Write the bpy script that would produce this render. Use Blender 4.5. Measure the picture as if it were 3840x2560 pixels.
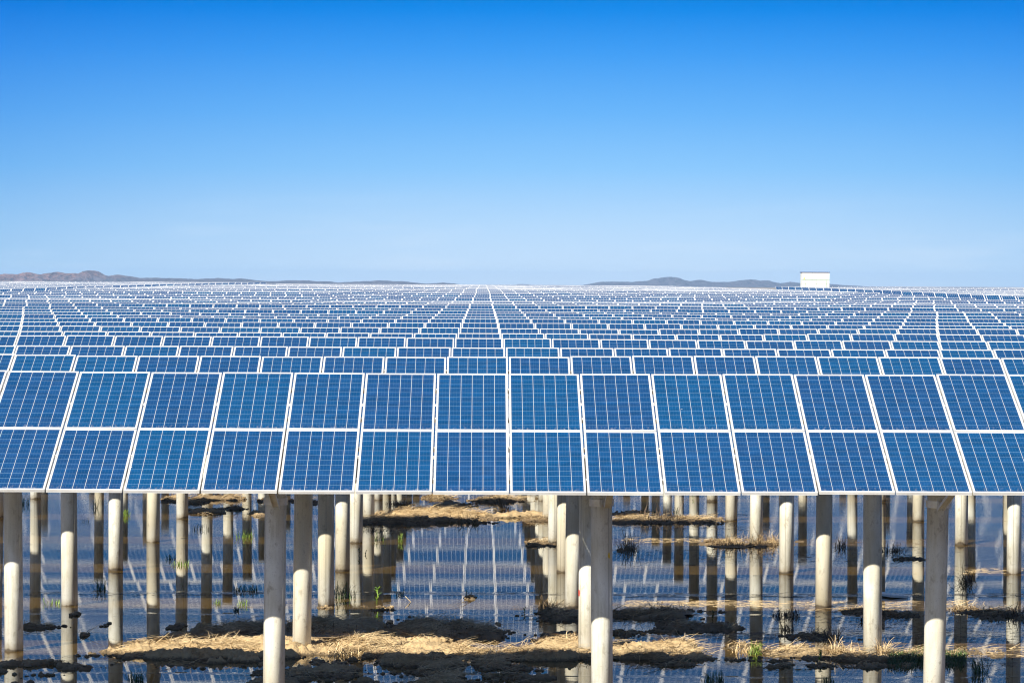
import bpy, math, random
import numpy as np
from mathutils import Vector, Matrix

for o in list(bpy.data.objects): bpy.data.objects.remove(o)
scene = bpy.context.scene
C = scene.collection
R = math.radians
random.seed(7)

# ------------------------------------------------------------------ camera
F = 12400.0            # focal length in pixels of the 3840 wide photograph
CAMZ = 5.9
cam_d = bpy.data.cameras.new('camera'); cam = bpy.data.objects.new('camera', cam_d); C.objects.link(cam)
cam_d.sensor_width = 36.0; cam_d.lens = F / 3840 * 36.0
cam_d.clip_start = 0.5; cam_d.clip_end = 30000
CM = (Matrix.Rotation(R(-0.5), 4, 'Z') @ Matrix.Rotation(R(90 - 0.9934), 4, 'X') @ Matrix.Rotation(R(0.25), 4, 'Z'))
cam.matrix_world = Matrix.Translation((0, 0, CAMZ)) @ CM
scene.camera = cam
scene.cycles.filter_width = 1.15
scene.render.resolution_x = 1024; scene.render.resolution_y = 682

def ray(px, py):
    return (CM.to_3x3() @ Vector(((px - 1920) / F, -(py - 1280) / F, -1.0)))
def P(px, py, z=0.0):
    d = ray(px, py); t = (z - CAMZ) / d.z
    return Vector((d.x * t, d.y * t, z))
def PD(px, py, Y):
    d = ray(px, py); t = Y / d.y
    return Vector((d.x * t, Y, CAMZ + d.z * t))

# ------------------------------------------------------------------ light
SUN_EL, SUN_AZ = 35.2, 33.0
to_sun = Vector((-math.sin(R(SUN_AZ)) * math.cos(R(SUN_EL)), -math.cos(R(SUN_AZ)) * math.cos(R(SUN_EL)), math.sin(R(SUN_EL))))
sl = bpy.data.lights.new('sun', 'SUN'); sl.energy = 5.0; sl.angle = R(0.5); sl.color = (1.0, 0.935, 0.80)
so = bpy.data.objects.new('sun', sl); C.objects.link(so)
so.rotation_euler = (-to_sun).to_track_quat('-Z', 'Y').to_euler(); so.location = (0, 0, 60)

scene.view_settings.view_transform = 'Standard'; scene.view_settings.look = 'None'
scene.view_settings.exposure = 1.05; scene.view_settings.gamma = 1

w = bpy.data.worlds.new('World'); scene.world = w; w.use_nodes = True
nt = w.node_tree; nt.nodes.clear()
def N(nt, t, **kw):
    n = nt.nodes.new(t)
    for k, v in kw.items(): setattr(n, k, v)
    return n
wo = N(nt, 'ShaderNodeOutputWorld'); bg = N(nt, 'ShaderNodeBackground')
sky = N(nt, 'ShaderNodeTexSky', sky_type='NISHITA', sun_disc=False, sun_elevation=R(SUN_EL), sun_rotation=R(180 + SUN_AZ))
sky.air_density = 1.0; sky.dust_density = 0.4; sky.ozone_density = 2.0
tc = N(nt, 'ShaderNodeTexCoord'); sx = N(nt, 'ShaderNodeSeparateXYZ')
nt.links.new(tc.outputs['Generated'], sx.inputs[0])
ramp = N(nt, 'ShaderNodeValToRGB')
mr = N(nt, 'ShaderNodeMapRange'); mr.inputs['From Min'].default_value = -0.002; mr.inputs['From Max'].default_value = 0.090
nt.links.new(sx.outputs['Z'], mr.inputs['Value']); nt.links.new(mr.outputs[0], ramp.inputs[0])
k_ = 2 ** -1.05
def srgb(c): 
    return tuple(((v / 255) / 12.92 if v / 255 <= .04045 else ((v / 255 + .055) / 1.055) ** 2.4) for v in c)
stops = [(0.0, (216, 233, 252)), (0.09, (206, 231, 255)), (0.22, (184, 221, 255)), (0.40, (140, 202, 255)), (0.58, (104, 182, 252)),
         (0.78, (60, 158, 246)), (0.92, (0, 138, 236)), (1.0, (0, 126, 224))]
e = ramp.color_ramp.elements
while len(e) > 1: e.remove(e[-1])
e[0].position = 0; e[0].color = (*[v * k_ for v in srgb(stops[0][1])], 1)
for p, c in stops[1:]:
    q = e.new(p); q.color = (*[v * k_ for v in srgb(c)], 1)
# the sky darkens a little away from the brightest azimuth
ax = N(nt, 'ShaderNodeMath', operation='SUBTRACT'); nt.links.new(sx.outputs['X'], ax.inputs[0]); ax.inputs[1].default_value = 0.035
a2 = N(nt, 'ShaderNodeMath', operation='POWER'); 
aa = N(nt, 'ShaderNodeMath', operation='ABSOLUTE'); nt.links.new(ax.outputs[0], aa.inputs[0]); nt.links.new(aa.outputs[0], a2.inputs[0]); a2.inputs[1].default_value = 2
a3 = N(nt, 'ShaderNodeMapRange'); nt.links.new(a2.outputs[0], a3.inputs['Value'])
a3.inputs['From Max'].default_value = 0.04; a3.inputs['To Min'].default_value = 0; a3.inputs['To Max'].default_value = 1
am = N(nt, 'ShaderNodeMix', data_type='RGBA'); am.inputs[6].default_value = (1, 1, 1, 1); am.inputs[7].default_value = (0.55, 0.74, 0.88, 1)
nt.links.new(a3.outputs[0], am.inputs[0])
rm = N(nt, 'ShaderNodeMix', data_type='RGBA', blend_type='MULTIPLY'); rm.inputs[0].default_value = 1
nt.links.new(ramp.outputs[0], rm.inputs[6]); nt.links.new(am.outputs[2], rm.inputs[7])
wm = N(nt, 'ShaderNodeMapping'); nt.links.new(tc.outputs['Generated'], wm.inputs[0]); wm.inputs['Scale'].default_value = (9, 9, 70)
wn_ = N(nt, 'ShaderNodeTexNoise'); nt.links.new(wm.outputs[0], wn_.inputs['Vector']); wn_.inputs['Scale'].default_value = 2.0; wn_.inputs['Detail'].default_value = 5
wr = N(nt, 'ShaderNodeMapRange'); nt.links.new(wn_.outputs[0], wr.inputs['Value']); wr.inputs['From Min'].default_value = .50; wr.inputs['From Max'].default_value = .75; wr.inputs['To Max'].default_value = .22
wf = N(nt, 'ShaderNodeMapRange'); nt.links.new(sx.outputs['Z'], wf.inputs['Value']); wf.inputs['From Min'].default_value = .030; wf.inputs['From Max'].default_value = .004
wq = N(nt, 'ShaderNodeMath', operation='MULTIPLY'); nt.links.new(wr.outputs[0], wq.inputs[0]); nt.links.new(wf.outputs[0], wq.inputs[1])
wx = N(nt, 'ShaderNodeMix', data_type='RGBA'); nt.links.new(wq.outputs[0], wx.inputs[0]); nt.links.new(rm.outputs[2], wx.inputs[6]); wx.inputs[7].default_value = (.42, .46, .50, 1)
# higher up the physical sky takes over
sc = N(nt, 'ShaderNodeMix', data_type='RGBA', blend_type='MULTIPLY'); sc.inputs[0].default_value = 1
nt.links.new(sky.outputs[0], sc.inputs[6]); sc.inputs[7].default_value = (0.032, 0.042, 0.054, 1)
up = N(nt, 'ShaderNodeMapRange'); nt.links.new(sx.outputs['Z'], up.inputs['Value'])
up.inputs['From Min'].default_value = 0.10; up.inputs['From Max'].default_value = 0.30
mx = N(nt, 'ShaderNodeMix', data_type='RGBA'); nt.links.new(up.outputs[0], mx.inputs[0])
nt.links.new(wx.outputs[2], mx.inputs[6]); nt.links.new(sc.outputs[2], mx.inputs[7])
nt.links.new(mx.outputs[2], bg.inputs[0]); bg.inputs[1].default_value = 1.0
nt.links.new(bg.outputs[0], wo.inputs[0])

# ------------------------------------------------------------------ helpers
def mat(name):
    m = bpy.data.materials.new(name); m.use_nodes = True
    t = m.node_tree; b = t.nodes['Principled BSDF']
    return m, t, b
def mth(t, op, a, b=None, c=None):
    n = t.nodes.new('ShaderNodeMath'); n.operation = op
    for i, v in enumerate((a, b, c)):
        if v is None: continue
        if isinstance(v, (int, float)): n.inputs[i].default_value = v
        else: t.links.new(v, n.inputs[i])
    return n.outputs[0]
def mixc(t, f, a, b, mode='MIX'):
    n = t.nodes.new('ShaderNodeMix'); n.data_type = 'RGBA'; n.blend_type = mode
    for i, v in ((0, f), (6, a), (7, b)):
        if isinstance(v, (int, float)): n.inputs[i].default_value = v
        elif isinstance(v, tuple): n.inputs[i].default_value = (*v, 1)
        else: t.links.new(v, n.inputs[i])
    return n.outputs[2]
def noise(t, scale, detail=3, vec=None, rough=.5):
    n = t.nodes.new('ShaderNodeTexNoise'); n.inputs['Scale'].default_value = scale; n.inputs['Detail'].default_value = detail
    n.inputs['Roughness'].default_value = rough
    if vec is not None: t.links.new(vec, n.inputs['Vector'])
    return n.outputs[0]
def rmp(t, v, a, b, c=0., d=1.):
    n = t.nodes.new('ShaderNodeMapRange'); t.links.new(v, n.inputs[0])
    for i, q in zip((1, 2, 3, 4), (a, b, c, d)): n.inputs[i].default_value = q
    return n.outputs[0]
def mapping(t, src, scale=(1, 1, 1)):
    n = t.nodes.new('ShaderNodeMapping'); t.links.new(src, n.inputs[0]); n.inputs['Scale'].default_value = scale
    return n.outputs[0]
def objcoord(t):
    return t.nodes.new('ShaderNodeTexCoord').outputs['Object']
def wpos(t):
    return t.nodes.new('ShaderNodeNewGeometry').outputs['Position']
def bump(t, b, h, dist, strength=1.0):
    n = t.nodes.new('ShaderNodeBump'); n.inputs['Strength'].default_value = strength; n.inputs['Distance'].default_value = dist
    t.links.new(h, n.inputs['Height']); t.links.new(n.outputs[0], b.inputs['Normal'])

class MB:
    def __init__(s): s.v = []; s.f = []; s.uv = []; s.mi = []
    def quad(s, pts, uv=None, m=0):
        i = len(s.v); s.v += [tuple(p) for p in pts]; s.f.append(tuple(range(i, i + len(pts))))
        s.uv.append(uv or [(0, 0)] * len(pts)); s.mi.append(m)
    def box(s, x0, x1, y0, y1, z0, z1, M=None, m=0, skip=()):
        p = [Vector((x, y, z)) for z in (z0, z1) for y in (y0, y1) for x in (x0, x1)]
        if M is not None: p = [M @ q for q in p]
        for k, q in enumerate(((0, 2, 3, 1), (4, 5, 7, 6), (0, 1, 5, 4), (1, 3, 7, 5), (3, 2, 6, 7), (2, 0, 4, 6))):
            if k in skip: continue
            s.quad([p[i] for i in q], m=m)
    def tube(s, a, b, r0, r1, n=24, cap=True, m=0):
        a = Vector(a); b = Vector(b); d = (b - a).normalized()
        u = d.orthogonal().normalized(); v = d.cross(u)
        A = [a + (u * math.cos(2 * math.pi * k / n) + v * math.sin(2 * math.pi * k / n)) * r0 for k in range(n)]
        B = [b + (u * math.cos(2 * math.pi * k / n) + v * math.sin(2 * math.pi * k / n)) * r1 for k in range(n)]
        i = len(s.v); s.v += [tuple(p) for p in A + B]
        for k in range(n):
            s.f.append((i + k, i + (k + 1) % n, i + n + (k + 1) % n, i + n + k)); s.uv.append([(0, 0)] * 4); s.mi.append(m)
        if cap:
            s.f.append(tuple(i + n + k for k in range(n))); s.uv.append([(0, 0)] * n); s.mi.append(m)
            s.f.append(tuple(i + n - 1 - k for k in range(n))); s.uv.append([(0, 0)] * n); s.mi.append(m)
    def mesh(s, name, mats, smooth=False, uv=False):
        me = bpy.data.meshes.new(name); me.from_pydata(s.v, [], s.f)
        for m in (mats if isinstance(mats, (list, tuple)) else [mats]): me.materials.append(m)
        if any(s.mi): me.polygons.foreach_set('material_index', s.mi)
        if uv:
            l = me.uv_layers.new(name='UVMap'); l.data.foreach_set('uv', [c for f in s.uv for q in f for c in q])
        if smooth: me.polygons.foreach_set('use_smooth', [True] * len(me.polygons))
        me.update(); return me
def link(name, data, parent=None, loc=(0, 0, 0), rot=None):
    o = bpy.data.objects.new(name, data); C.objects.link(o)
    if parent is not None: o.parent = parent
    o.location = loc
    if rot is not None: o.rotation_euler = rot
    return o
def tag(o, label=None, cat=None, group=None, kind=None):
    if label: o['label'] = label
    if cat: o['category'] = cat
    if group: o['group'] = group
    if kind: o['kind'] = kind
    return o

# ------------------------------------------------------------------ materials
def cell_material(name, framed):
    """solar module: blue polycrystalline cells, white gaps, faint busbars; UV = module index + position in module"""
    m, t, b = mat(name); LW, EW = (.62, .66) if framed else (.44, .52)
    uvn = t.nodes.new('ShaderNodeUVMap'); uvn.uv_map = 'UVMap'
    s = t.nodes.new('ShaderNodeSeparateXYZ'); t.links.new(uvn.outputs[0], s.inputs[0])
    U, V = s.outputs[0], s.outputs[1]
    iu, iv = mth(t, 'FLOOR', U), mth(t, 'FLOOR', V)
    x = mth(t, 'MULTIPLY', mth(t, 'SUBTRACT', U, iu), 0.992); y = mth(t, 'MULTIPLY', mth(t, 'SUBTRACT', V, iv), 1.956)
    cx = mth(t, 'DIVIDE', mth(t, 'SUBTRACT', x, 0.026), 0.15667); cy = mth(t, 'DIVIDE', mth(t, 'SUBTRACT', y, 0.038), 0.15667)
    fx, fy = mth(t, 'FRACT', cx), mth(t, 'FRACT', cy)
    dx = mth(t, 'MINIMUM', fx, mth(t, 'SUBTRACT', 1, fx)); dy = mth(t, 'MINIMUM', fy, mth(t, 'SUBTRACT', 1, fy))
    gx = mth(t, 'LESS_THAN', dx, 0.0185); gy = mth(t, 'LESS_THAN', dy, 0.0150)
    bb = mth(t, 'FRACT', mth(t, 'MULTIPLY', fx, 4)); bd = mth(t, 'ABSOLUTE', mth(t, 'SUBTRACT', bb, 0.5)); gb = mth(t, 'LESS_THAN', bd, 0.030)
    ex = mth(t, 'GREATER_THAN', mth(t, 'ABSOLUTE', mth(t, 'SUBTRACT', x, 0.496)), 0.470)
    ey = mth(t, 'GREATER_THAN', mth(t, 'ABSOLUTE', mth(t, 'SUBTRACT', y, 0.978)), 0.940)
    edge = mth(t, 'MAXIMUM', ex, ey)
    # per module / per cell tint
    oi = t.nodes.new('ShaderNodeObjectInfo')
    cv = t.nodes.new('ShaderNodeCombineXYZ'); t.links.new(iu, cv.inputs[0]); t.links.new(iv, cv.inputs[1]); t.links.new(mth(t, 'MULTIPLY', oi.outputs['Random'], 91.7), cv.inputs[2])
    wn = t.nodes.new('ShaderNodeTexWhiteNoise'); wn.noise_dimensions = '3D'; t.links.new(cv.outputs[0], wn.inputs[0])
    cc = t.nodes.new('ShaderNodeCombineXYZ'); t.links.new(mth(t, 'ADD', mth(t, 'FLOOR', cx), mth(t, 'MULTIPLY', iu, 11)), cc.inputs[0]); t.links.new(mth(t, 'ADD', mth(t, 'FLOOR', cy), mth(t, 'MULTIPLY', iv, 17)), cc.inputs[1]); t.links.new(mth(t, 'MULTIPLY', oi.outputs['Random'], 37.1), cc.inputs[2])
    wc = t.nodes.new('ShaderNodeTexWhiteNoise'); wc.noise_dimensions = '3D'; t.links.new(cc.outputs[0], wc.inputs[0])
    teal = rmp(t, wn.outputs['Value'], 0.5, 1.12)
    c0 = mixc(t, rmp(t, wc.outputs['Value'], 0, 1), (0.0045, 0.043, 0.130), (0.009, 0.046, 0.134))
    c1 = mixc(t, teal, c0, (0.003, 0.052, 0.139))
    pv = t.nodes.new('ShaderNodeCombineXYZ'); t.links.new(mth(t, 'MULTIPLY', mth(t, 'ADD', x, mth(t, 'MULTIPLY', wn.outputs['Value'], 40)), 1), pv.inputs[0]); t.links.new(y, pv.inputs[1])
    n1 = noise(t, 3.0, 3, mapping(t, pv.outputs[0], (1, 2.2, 1)), .6)
    vo = t.nodes.new('ShaderNodeTexVoronoi'); vo.inputs['Scale'].default_value = 90; t.links.new(pv.outputs[0], vo.inputs['Vector'])
    n2 = vo.outputs['Distance']
    br = mth(t, 'MULTIPLY', rmp(t, n1, .25, .75, .76, 1.26), rmp(t, n2, 0, 1, .90, 1.12))
    br = mth(t, 'MULTIPLY', br, rmp(t, wn.outputs['Value'], 0, 1, 1.0, 1.06))
    br = mth(t, 'MULTIPLY', br, rmp(t, fy, 0, 1, .93, 1.07))
    bc = t.nodes.new('ShaderNodeCombineXYZ')
    for i in range(3): t.links.new(br, bc.inputs[i])
    c2 = mixc(t, 1.0, c1, bc.outputs[0], 'MULTIPLY')
    c3 = mixc(t, mth(t, 'MULTIPLY', gb, .30), c2, (0.10, 0.20, 0.38))
    c4 = mixc(t, mth(t, 'MULTIPLY', gy, .80), c3, (0.20, 0.33, 0.47))
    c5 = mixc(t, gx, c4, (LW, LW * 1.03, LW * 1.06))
    # dust caught along the lower rim and a few droppings
    du = noise(t, 14, 3, mapping(t, pv.outputs[0], (1.6, .7, 1)), .7)
    dm = mth(t, 'MULTIPLY', rmp(t, y, 0.16, 0.04), rmp(t, du, .52, .72, 0, .38))
    c5 = mixc(t, dm, c5, (0.55, 0.52, 0.5))
    vo2 = t.nodes.new('ShaderNodeTexVoronoi'); vo2.inputs['Scale'].default_value = 1.6; t.links.new(pv.outputs[0], vo2.inputs['Vector'])
    sp = mth(t, 'MULTIPLY', mth(t, 'LESS_THAN', vo2.outputs['Distance'], 0.014), mth(t, 'GREATER_THAN', wn.outputs['Value'], .35))
    c5 = mixc(t, sp, c5, (0.8, 0.8, 0.78))
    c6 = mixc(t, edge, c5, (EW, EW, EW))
    t.links.new(c6, b.inputs['Base Color'])
    b.inputs['Roughness'].default_value = 0.16; b.inputs['IOR'].default_value = 1.36
    return m
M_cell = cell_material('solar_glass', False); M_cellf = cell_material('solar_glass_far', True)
m, t, b = mat('frame_metal'); M_frame = m
oc = wpos(t); n = noise(t, 6, 3, mapping(t, oc, (1, 1, 1)))
t.links.new(mixc(t, rmp(t, n, .3, .7), (0.47, 0.465, 0.455), (0.53, 0.53, 0.525)), b.inputs['Base Color']); b.inputs['Roughness'].default_value = .45
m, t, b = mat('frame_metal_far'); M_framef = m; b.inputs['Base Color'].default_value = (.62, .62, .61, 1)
m, t, b = mat('galvanised_steel'); M_steel = m
n = noise(t, 18, 3, wpos(t)); n2 = noise(t, 3, 4, wpos(t))
t.links.new(mixc(t, rmp(t, n2, .45, .7), mixc(t, rmp(t, n, .3, .7), (0.62, 0.63, 0.62), (0.74, 0.75, 0.74)), (0.50, 0.47, 0.40)), b.inputs['Base Color'])
b.inputs['Metallic'].default_value = .1; b.inputs['Roughness'].default_value = .5
m, t, b = mat('backsheet'); M_back = m; b.inputs['Base Color'].default_value = (.62, .63, .64, 1); b.inputs['Roughness'].default_value = .6

# concrete with a mould seam, vertical streaks, pits, stains
m, t, b = mat('pile_concrete'); M_conc = m
oc = objcoord(t); oi = t.nodes.new('ShaderNodeObjectInfo'); va = t.nodes.new('ShaderNodeVectorMath'); va.operation = 'ADD'
cx_ = t.nodes.new('ShaderNodeCombineXYZ'); t.links.new(mth(t, 'MULTIPLY', oi.outputs['Random'], 83), cx_.inputs[0]); t.links.new(mth(t, 'MULTIPLY', oi.outputs['Random'], 31), cx_.inputs[2])
t.links.new(oc, va.inputs[0]); t.links.new(cx_.outputs[0], va.inputs[1]); q = va.outputs[0]
st = noise(t, 26, 4, mapping(t, q, (1, 1, .05)), .6); bl = noise(t, 3.2, 4, mapping(t, q, (1, 1, .45)), .6); fi = noise(t, 60, 3, q); bg_ = noise(t, 1.1, 2, mapping(t, q, (1, 1, .5)))
c = mixc(t, rmp(t, st, .3, .72), (0.50, 0.485, 0.39), (0.74, 0.725, 0.64))
c = mixc(t, rmp(t, bl, .42, .62, 0, .85), c, (0.79, 0.795, 0.74))
c = mixc(t, rmp(t, bg_, .42, .62, 0, .7), c, (0.57, 0.50, 0.35))
c = mixc(t, rmp(t, fi, .60, .70, 0, .35), c, (0.24, 0.21, 0.16))
mk = noise(t, 7, 4, mapping(t, q, (1, 1, .6)), .7)
c = mixc(t, rmp(t, mk, .58, .68, 0, .5), c, (0.27, 0.23, 0.16))
s = t.nodes.new('ShaderNodeSeparateXYZ'); t.links.new(oc, s.inputs[0])
ang = mth(t, 'ARCTAN2', s.outputs[1], s.outputs[0])
sa = mth(t, 'FRACT', mth(t, 'ADD', mth(t, 'DIVIDE', ang, 2 * math.pi), mth(t, 'MULTIPLY', oi.outputs['Random'], .99)))
seam = mth(t, 'LESS_THAN', mth(t, 'ABSOLUTE', mth(t, 'SUBTRACT', sa, .5)), .010)
seam2 = mth(t, 'LESS_THAN', mth(t, 'ABSOLUTE', mth(t, 'SUBTRACT', sa, .04)), .010)
sm = mth(t, 'MULTIPLY', mth(t, 'MAXIMUM', seam, seam2), .45)
c = mixc(t, sm, c, (0.25, 0.22, 0.17))
# damp, silty foot just above the water
ps = t.nodes.new('ShaderNodeSeparateXYZ'); t.links.new(wpos(t), ps.inputs[0])
wl = mth(t, 'ADD', ps.outputs[2], rmp(t, bl, .3, .7, -.05, .05))
c = mixc(t, rmp(t, wl, .16, .02, 0, .7), c, (0.33, 0.26, 0.16))
c = mixc(t, rmp(t, wl, .05, .02, 0, .8), c, (0.08, 0.06, 0.04))
t.links.new(c, b.inputs['Base Color']); b.inputs['Roughness'].default_value = .85
bump(t, b, mth(t, 'ADD', mth(t, 'ADD', fi, mth(t, 'MULTIPLY', st, .6)), mth(t, 'MULTIPLY', sm, -2)), .004, .6)

m, t, b = mat('turbid_water'); M_water = m
p = wpos(t)
big = noise(t, .16, 2, mapping(t, p, (.6, 1, 1)))
rip = noise(t, 5.5, 3, mapping(t, p, (.8, 1, 1)), .55); rip2 = noise(t, 1.3, 2, mapping(t, p, (.7, 1.0, 1)))
rip3 = noise(t, 22, 2, mapping(t, p, (.8, 1, 1)))
amp = rmp(t, big, .38, .66, .22, .85)
psw = t.nodes.new('ShaderNodeSeparateXYZ'); t.links.new(p, psw.inputs[0])
for yb_, wd_, st__ in ((P(1920, 2224).y, .35, 3.0), (P(1920, 2302).y, .22, 2.2), (P(600, 2525).y, .15, 2.0)):
    g_ = mth(t, 'SUBTRACT', 1, mth(t, 'MINIMUM', 1, mth(t, 'ABSOLUTE', mth(t, 'DIVIDE', mth(t, 'SUBTRACT', mth(t, 'ADD', psw.outputs[1], rmp(t, big, 0, 1, -.5, .5)), yb_), wd_))))
    amp = mth(t, 'ADD', amp, mth(t, 'MULTIPLY', g_, st__))
fr_ = mth(t, 'MULTIPLY', rmp(t, psw.outputs[1], 66, 90), rmp(t, mth(t, 'ABSOLUTE', mth(t, 'SUBTRACT', psw.outputs[0], -1)), 3, 9, .15, 1))
amp = mth(t, 'ADD', amp, mth(t, 'MULTIPLY', fr_, 1.3))
h = mth(t, 'MULTIPLY', mth(t, 'ADD', mth(t, 'ADD', rip, mth(t, 'MULTIPLY', rip2, .8)), mth(t, 'MULTIPLY', rip3, .10)), amp)
sil = noise(t, .7, 3, mapping(t, p, (.5, 1, 1)))
t.links.new(mixc(t, rmp(t, sil, .35, .7), (0.075, 0.046, 0.010), (0.105, 0.064, 0.018)), b.inputs['Base Color'])
b.inputs['Roughness'].default_value = .015; b.inputs['IOR'].default_value = 1.333
bump(t, b, h, .00065, 1.0)

m, t, b = mat('mud'); M_mud = m
p = wpos(t); n1 = noise(t, 2.2, 5, p, .65); n2 = noise(t, 24, 4, p, .7); ps = t.nodes.new('ShaderNodeSeparateXYZ'); t.links.new(p, ps.inputs[0])
c = mixc(t, rmp(t, n1, .3, .7), (0.38, 0.27, 0.14), (0.54, 0.40, 0.22)); c = mixc(t, rmp(t, n2, .45, .7, 0, .55), c, (0.24, 0.16, 0.08))
wet = mth(t, 'ADD', ps.outputs[2], rmp(t, n2, .3, .7, -.03, .03))
dmk = noise(t, .9, 3, p)
c = mixc(t, rmp(t, wet, .05, .012, 0, .85), c, (0.055, 0.038, 0.022))
# darker mud on the marked banks, the shade over them mixed into the colour
at = t.nodes.new('ShaderNodeAttribute'); at.attribute_name = 'dark'
c = mixc(t, mth(t, 'MULTIPLY', at.outputs['Fac'], .75), c, (0.17, 0.115, 0.062))
t.links.new(c, b.inputs['Base Color']); b.inputs['Roughness'].default_value = .8
bump(t, b, mth(t, 'ADD', n2, n1), .03, .8)

def simple(name, c0, c1, scale=8, rough=.7, trans=0):
    m, t, b = mat(name); oi = t.nodes.new('ShaderNodeObjectInfo')
    n = noise(t, scale, 3, wpos(t))
    t.links.new(mixc(t, rmp(t, n, .35, .65), c0, c1), b.inputs['Base Color']); b.inputs['Roughness'].default_value = rough
    if trans:
        b.inputs['Subsurface Weight'].default_value = 0
    return m
M_straw = simple('dry_straw', (0.40, 0.27, 0.13), (0.68, 0.53, 0.31), 30)
M_dark = simple('rotten_reed', (0.05, 0.033, 0.02), (0.13, 0.085, 0.05), 25)
M_twig = simple('dead_reed', (0.13, 0.085, 0.045), (0.30, 0.21, 0.11), 20)
M_grass = simple('green_grass', (0.06, 0.12, 0.012), (0.20, 0.28, 0.035), 14, .5)
M_leaf = simple('green_leaf', (0.06, 0.13, 0.015), (0.22, 0.34, 0.04), 9, .4)
M_dgrass = simple('dark_grass', (0.02, 0.05, 0.012), (0.06, 0.11, 0.02), 12, .5)
M_white = simple('white_paint', (0.78, 0.79, 0.76), (0.84, 0.85, 0.82), 2, .5)

# ------------------------------------------------------------------ noise for terrain
def vn(x, y, seed=0):
    xi = np.floor(x).astype(np.int64); yi = np.floor(y).astype(np.int64); fx = x - xi; fy = y - yi
    fx = fx * fx * (3 - 2 * fx); fy = fy * fy * (3 - 2 * fy)
    def hsh(a, b_):
        h = (a * 374761393 + b_ * 668265263 + seed * 1442695041) & 0xffffffff
        h = ((h ^ (h >> 13)) * 1274126177) & 0xffffffff
        return ((h ^ (h >> 16)) & 0xffff) / 65535.0
    return (hsh(xi, yi) * (1 - fx) + hsh(xi + 1, yi) * fx) * (1 - fy) + (hsh(xi, yi + 1) * (1 - fx) + hsh(xi + 1, yi + 1) * fx) * fy
def fbm(x, y, oct_=4, seed=0, g=.5):
    s = 0; a = 1; tt = 0
    for k in range(oct_):
        s = s + a * vn(x * 2 ** k + 17.3 * k, y * 2 ** k - 9.1 * k, seed + k); tt += a; a *= g
    return s / tt

# ------------------------------------------------------------------ setting: ground, water, mud
def grid_mesh(name, xs, ys, Zf, mat_, keep=None, attr=None, smooth=True):
    X, Y = np.meshgrid(xs, ys); Z = Zf(X, Y); nx = len(xs); ny = len(ys)
    idx = np.arange(nx * ny).reshape(ny, nx)
    q = np.stack([idx[:-1, :-1], idx[:-1, 1:], idx[1:, 1:], idx[1:, :-1]], -1).reshape(-1, 4)
    V = np.stack([X, Y, Z], -1).reshape(-1, 3); A = attr(X, Y).reshape(-1) if attr else None
    if keep is not None:
        k = keep(Z).reshape(-1)[q].any(1); q = q[k]
        used = np.unique(q); rem = -np.ones(len(V), int); rem[used] = np.arange(len(used)); q = rem[q]; V = V[used]
        if A is not None: A = A[used]
    me = bpy.data.meshes.new(name)
    me.vertices.add(len(V)); me.vertices.foreach_set('co', V.astype(np.float32).ravel())
    me.loops.add(q.size); me.loops.foreach_set('vertex_index', q.ravel().astype(np.int32))
    me.polygons.add(len(q)); me.polygons.foreach_set('loop_start', np.arange(0, q.size, 4, dtype=np.int32)); me.polygons.foreach_set('loop_total', np.full(len(q), 4, dtype=np.int32))
    me.polygons.foreach_set('use_smooth', [smooth] * len(q))
    me.update(calc_edges=True); me.validate()
    if A is not None:
        a = me.attributes.new('dark', 'FLOAT', 'POINT'); a.data.foreach_set('value', A.astype(np.float32))
    me.materials.append(mat_); return me

m, t, b = mat('plain_soil'); M_soil = m
p = wpos(t); n1 = noise(t, .02, 4, p); t.links.new(mixc(t, n1, (0.16, 0.12, 0.075), (0.26, 0.20, 0.13)), b.inputs['Base Color']); b.inputs['Roughness'].default_value = .95
ys = np.array([-400, 0, 60, 120, 190, 210, 260, 330, 400, 470, 540, 600, 1000, 3000, 9000, 20000], float)
zg = np.interp(ys, [190, 210, 540, 600], [-0.6, 0.05, 1.05, 1.05])
g = link('ground', grid_mesh('ground', np.linspace(-6000, 6000, 13), ys, lambda X, Y: np.interp(Y, ys, zg), M_soil, smooth=False)); tag(g, kind='structure')
wb = MB(); wb.quad([(-300, 10, 0), (300, 10, 0), (300, 208, 0), (-300, 208, 0)])
o = link('water', wb.mesh('water', M_water)); tag(o, kind='structure')

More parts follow.
